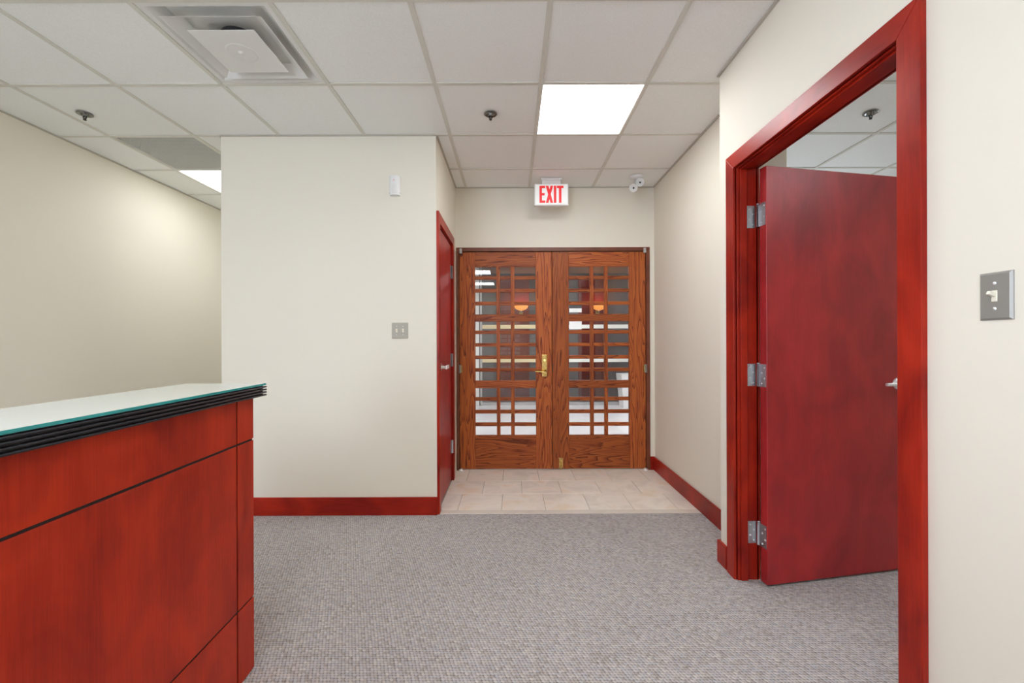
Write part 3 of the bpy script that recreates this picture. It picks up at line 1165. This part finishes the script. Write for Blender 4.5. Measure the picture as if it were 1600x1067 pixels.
# ------------------------------------------------------------------ motion detector
md = thing('motion_detector', (-.830, YB, 2.343), 'white rounded motion detector high on the cream wall', 'motion detector')
mb = MB()
pts = []
for k in range(13):
    a = PI * k / 12
    pts.append((-.040 * math.cos(a), -.012 - .033 * math.sin(a) ** .8))
pts = [(-.040, 0)] + pts + [(.040, 0)]
mb.prism(pts, 2, -.050, .068, 'white_plastic')
mb.prism([(p[0] * .96, p[1] * .96) for p in pts], 2, .068, .071, 'white_plastic')
mb.prism([(p[0] * .9, p[1] * .9) for p in pts], 2, -.064, -.050, 'white_plastic')
mb.build('body', md)
mb = MB()
pts2 = [(p[0] * .80, p[1] * 1.035) for p in pts if p[1] < -.014]
mb.prism(pts2 + [(.03, -.012), (-.03, -.012)], 2, -.048, .004, 'white_metal')
mb.build('sensor_lens', md)
MB().box(-.003, .003, -.047, -.043, .035, .039, 'exit_red').build('indicator', md)

# ------------------------------------------------------------------ light switches
sw = thing('light_switch', (-.801, YB, 1.318), 'beige steel double light switch on the cream closet wall', 'light switch')
MB().box(-.058, .058, -.006, 0, -.0565, .0565, 'beige_plate', .0035, 2).build('plate', sw)
for s in (-.023, .023):
    MB().box(s - .006, s + .006, -.008, -.005, -.013, .013, 'ivory', .001).build('toggle_frame', sw)
    MB().box(s - .0045, s + .0045, -.020, -.006, .000, .009, 'ivory', .0015, M=Matrix.Translation((0, 0, .0))).build('toggle', sw)
    for dz in (-.03, .03):
        MB().cyl((s, -.0075, dz), (s, -.005, dz), .0032, 'screw', 10).build('screw', sw)

sw = thing('light_switch', (XD, 1.0305, 1.342), 'grey steel single toggle light switch right of the office door', 'light switch')
mb = MB()
hw_, hh_ = .0355, .0575
r0 = [(0, -hw_, -hh_), (0, hw_, -hh_), (0, hw_, hh_), (0, -hw_, hh_)]
r1 = [(-.0025, -hw_, -hh_), (-.0025, hw_, -hh_), (-.0025, hw_, hh_), (-.0025, -hw_, hh_)]
q = .005
r2 = [(-.0065, -hw_ + q, -hh_ + q), (-.0065, hw_ - q, -hh_ + q), (-.0065, hw_ - q, hh_ - q), (-.0065, -hw_ + q, hh_ - q)]
vv = [[mb.bm.verts.new(p) for p in r] for r in (r0, r1, r2)]
for a, b_ in ((0, 1), (1, 2)):
    for k in range(4):
        mb.bm.faces.new((vv[a][k], vv[a][(k + 1) % 4], vv[b_][(k + 1) % 4], vv[b_][k]))
mb.bm.faces.new(vv[2])
mb.bm.faces.new(vv[0][::-1])
bmesh.ops.recalc_face_normals(mb.bm, faces=mb.bm.faces[:])
mb.mi('stainless_plate')
mb.build('plate', sw)
MB().box(-.0085, -.006, -.0062, .0062, -.0135, .0135, 'ivory', .0008).build('toggle_frame', sw)
M = Matrix.Translation((-.007, 0, .001)) @ Matrix.Rotation(math.radians(24), 4, 'Y')
MB().box(-.0175, 0, -.0042, .0042, -.004, .0045, 'ivory', .0012, M=M).build('toggle', sw)
for dz in (-.0305, .0305):
    MB().lathe([(.0042, 0), (.0038, .0016), (0, .0024)], 'screw', Matrix.Translation((-.0063, 0, dz)) @ Matrix.Rotation(-PI / 2, 4, 'Y'), 14).build('screw', sw)

# ------------------------------------------------------------------ lobby beyond the glass
LX0, LX1, LYE = -3.2, 4.6, 9.25
LCZ = 2.70
struct('floor', MB().box(LX0, LX1, YV + .12, LYE, -.05, -.001, 'lobby_floor'),
       'pale polished lobby floor behind the glass doors', 'lobby floor')
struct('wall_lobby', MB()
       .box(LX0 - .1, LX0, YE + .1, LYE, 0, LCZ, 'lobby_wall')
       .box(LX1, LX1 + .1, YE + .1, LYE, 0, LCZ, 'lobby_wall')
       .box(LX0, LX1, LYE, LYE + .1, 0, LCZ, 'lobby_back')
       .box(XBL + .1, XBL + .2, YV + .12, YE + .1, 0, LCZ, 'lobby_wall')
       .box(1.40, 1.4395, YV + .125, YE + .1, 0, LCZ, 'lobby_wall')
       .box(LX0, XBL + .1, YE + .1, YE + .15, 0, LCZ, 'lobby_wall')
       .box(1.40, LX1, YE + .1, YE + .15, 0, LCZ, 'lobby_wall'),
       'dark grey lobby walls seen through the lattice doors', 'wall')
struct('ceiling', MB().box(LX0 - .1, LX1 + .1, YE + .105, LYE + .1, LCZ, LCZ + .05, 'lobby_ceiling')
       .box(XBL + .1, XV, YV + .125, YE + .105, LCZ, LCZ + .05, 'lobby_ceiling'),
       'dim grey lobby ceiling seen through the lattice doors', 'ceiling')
for x, y in ((1.04, 5.6), (.92, 6.9), (-1.7, 5.8), (3.7, 5.8)):
    t = thing('ceiling_light', (x, y, LCZ), 'lit square ceiling light in the lobby behind the oak doors', 'ceiling light', 'lobby ceiling lights')
    MB().frustum_ring((0, 0), .305, -.018, .305, -.001, 'white_metal', .01).build('housing', t)
    MB().box(-.295, .295, -.295, .295, -.014, -.010, 'lens_lobby').build('lens', t)
# dark red doors with amber sconces on the far wall
for x0, x1, lab, lab2 in ((-.24, .37, 'dark red lobby door behind the left lattice door', 'amber lobby wall lamp behind the left lattice door'),
                          (1.42, 1.98, 'dark red lobby door behind the right lattice door', 'amber lobby wall lamp behind the right lattice door')):
    d = thing('lobby_door', ((x0 + x1) / 2, LYE, 0), lab, 'door')
    hw2 = (x1 - x0) / 2
    MB().box(-hw2, hw2, -.05, -.001, 0, 2.58, 'lobby_red', .004).build('door_slab', d)
    MB().box(-hw2 + .08, hw2 - .08, -.058, -.049, .2, 1.3, 'lobby_red', .004).build('panel', d)
    MB().box(-hw2 + .08, hw2 - .08, -.058, -.049, 1.4, 2.4, 'lobby_red', .004).build('panel', d)
    s = thing('wall_lamp', ((x0 + x1) / 2 + .13, LYE - .058, 1.90), lab2, 'wall lamp', 'lobby wall lamps')
    MB().box(-.04, .04, -.02, 0, -.10, .03, 'bronze_brass', .004).build('bracket', s)
    MB().lathe([(.03, -.012), (.08, 0), (.13, .035), (.150, .085), (.146, .085), (.125, .038), (.075, .004), (.03, -.008), (.03, -.012)],
               'amber_shade', Matrix.Translation((0, -.165, 0)), 28).build('lamp_shade', s)
    MB().cyl((0, -.02, -.03), (0, -.165, -.012), .009, 'bronze_brass', 10).build('arm', s)
    MB().lathe([(0, -.06), (.016, -.055), (.03, -.012), (0, -.010)], 'chrome', Matrix.Translation((0, -.165, 0)), 16).build('cup', s)
    pl_ = bpy.data.lights.new('lamp_glow', 'POINT')
    pl_.energy = 1.3
    pl_.color = (1.0, .42, .12)
    pl_.shadow_soft_size = .05
    po = bpy.data.objects.new('lamp_glow', pl_)
    COL.objects.link(po)
    po.parent = s
    po.location = (0, -.165, .09)
# glazed partition with two frosted bands
PYY = 8.35
gp = thing('glass_partition', (.9, PYY, 0), 'glazed lobby partition with two pale bands behind the lattice doors', 'partition')
for a, b_ in ((-.6, .55), (.55, 1.55), (1.55, 2.55), (2.55, 3.3)):
    a, b_ = a - .9, b_ - .9
    MB().box(a + .02, b_ - .02, -.004, .004, .06, 2.6, 'glass').build('pane', gp)
    for z in (1.485, .832):
        MB().box(a + .021, b_ - .021, -.007, -.0045, z, z + .075, 'cream_band' if b_ < 0 else 'frost_band').build('frosted_band', gp)
for a in (-.6, .55, 1.55, 2.55, 3.3):
    MB().box(a - .9 - .018, a - .9 + .018, -.03, .03, 0, 2.68, 'aluminium', .002).build('mullion', gp)
MB().box(-1.518, 2.418, -.028, .028, 0, .06, 'aluminium').build('bottom_rail', gp)
MB().box(-1.62, -1.54, -.04, .04, 0, 2.68, 'white_metal', .003).build('end_post', gp)
# white bin and notices
pl = thing('planter', (2.22, 8.1, 0), 'white tapered planter box on the lobby floor', 'planter')
mb = MB()
A = [mb.bm.verts.new((sx * .16, sy * .16, 0)) for sx, sy in ((-1, -1), (1, -1), (1, 1), (-1, 1))]
B = [mb.bm.verts.new((sx * .21, sy * .21, .62)) for sx, sy in ((-1, -1), (1, -1), (1, 1), (-1, 1))]
C = [mb.bm.verts.new((sx * .19, sy * .19, .62)) for sx, sy in ((-1, -1), (1, -1), (1, 1), (-1, 1))]
D = [mb.bm.verts.new((sx * .18, sy * .18, .52)) for sx, sy in ((-1, -1), (1, -1), (1, 1), (-1, 1))]
for p_, q_ in ((A, B), (B, C), (C, D)):
    for k in range(4):
        mb.bm.faces.new((p_[k], p_[(k + 1) % 4], q_[(k + 1) % 4], q_[k]))
mb.bm.faces.new(A[::-1])
mb.mi('white_plastic')
mb.build('pot', pl)
bmesh_soil = MB().box(-.178, .178, -.178, .178, .50, .525, 'matte_black').build('soil', pl)
for z0, z1, mt, lab in ((1.47, 1.655, 'white_plastic', 'white notice stuck on the lobby glass'), (1.80, 1.94, 'notice', 'black and white notice higher on the lobby glass')):
    t = thing('notice', (1.235, PYY - .0085, z0), lab, 'notice')
    if mt == 'notice':
        MB().box(-.12, .12, -.003, 0, 0, .075, 'white_plastic').build('paper', t)
        MB().box(-.12, .12, -.003, 0, .0755, z1 - z0, 'black').build('header', t)
    else:
        MB().box(-.12, .12, -.003, 0, 0, z1 - z0, mt).build('paper', t)
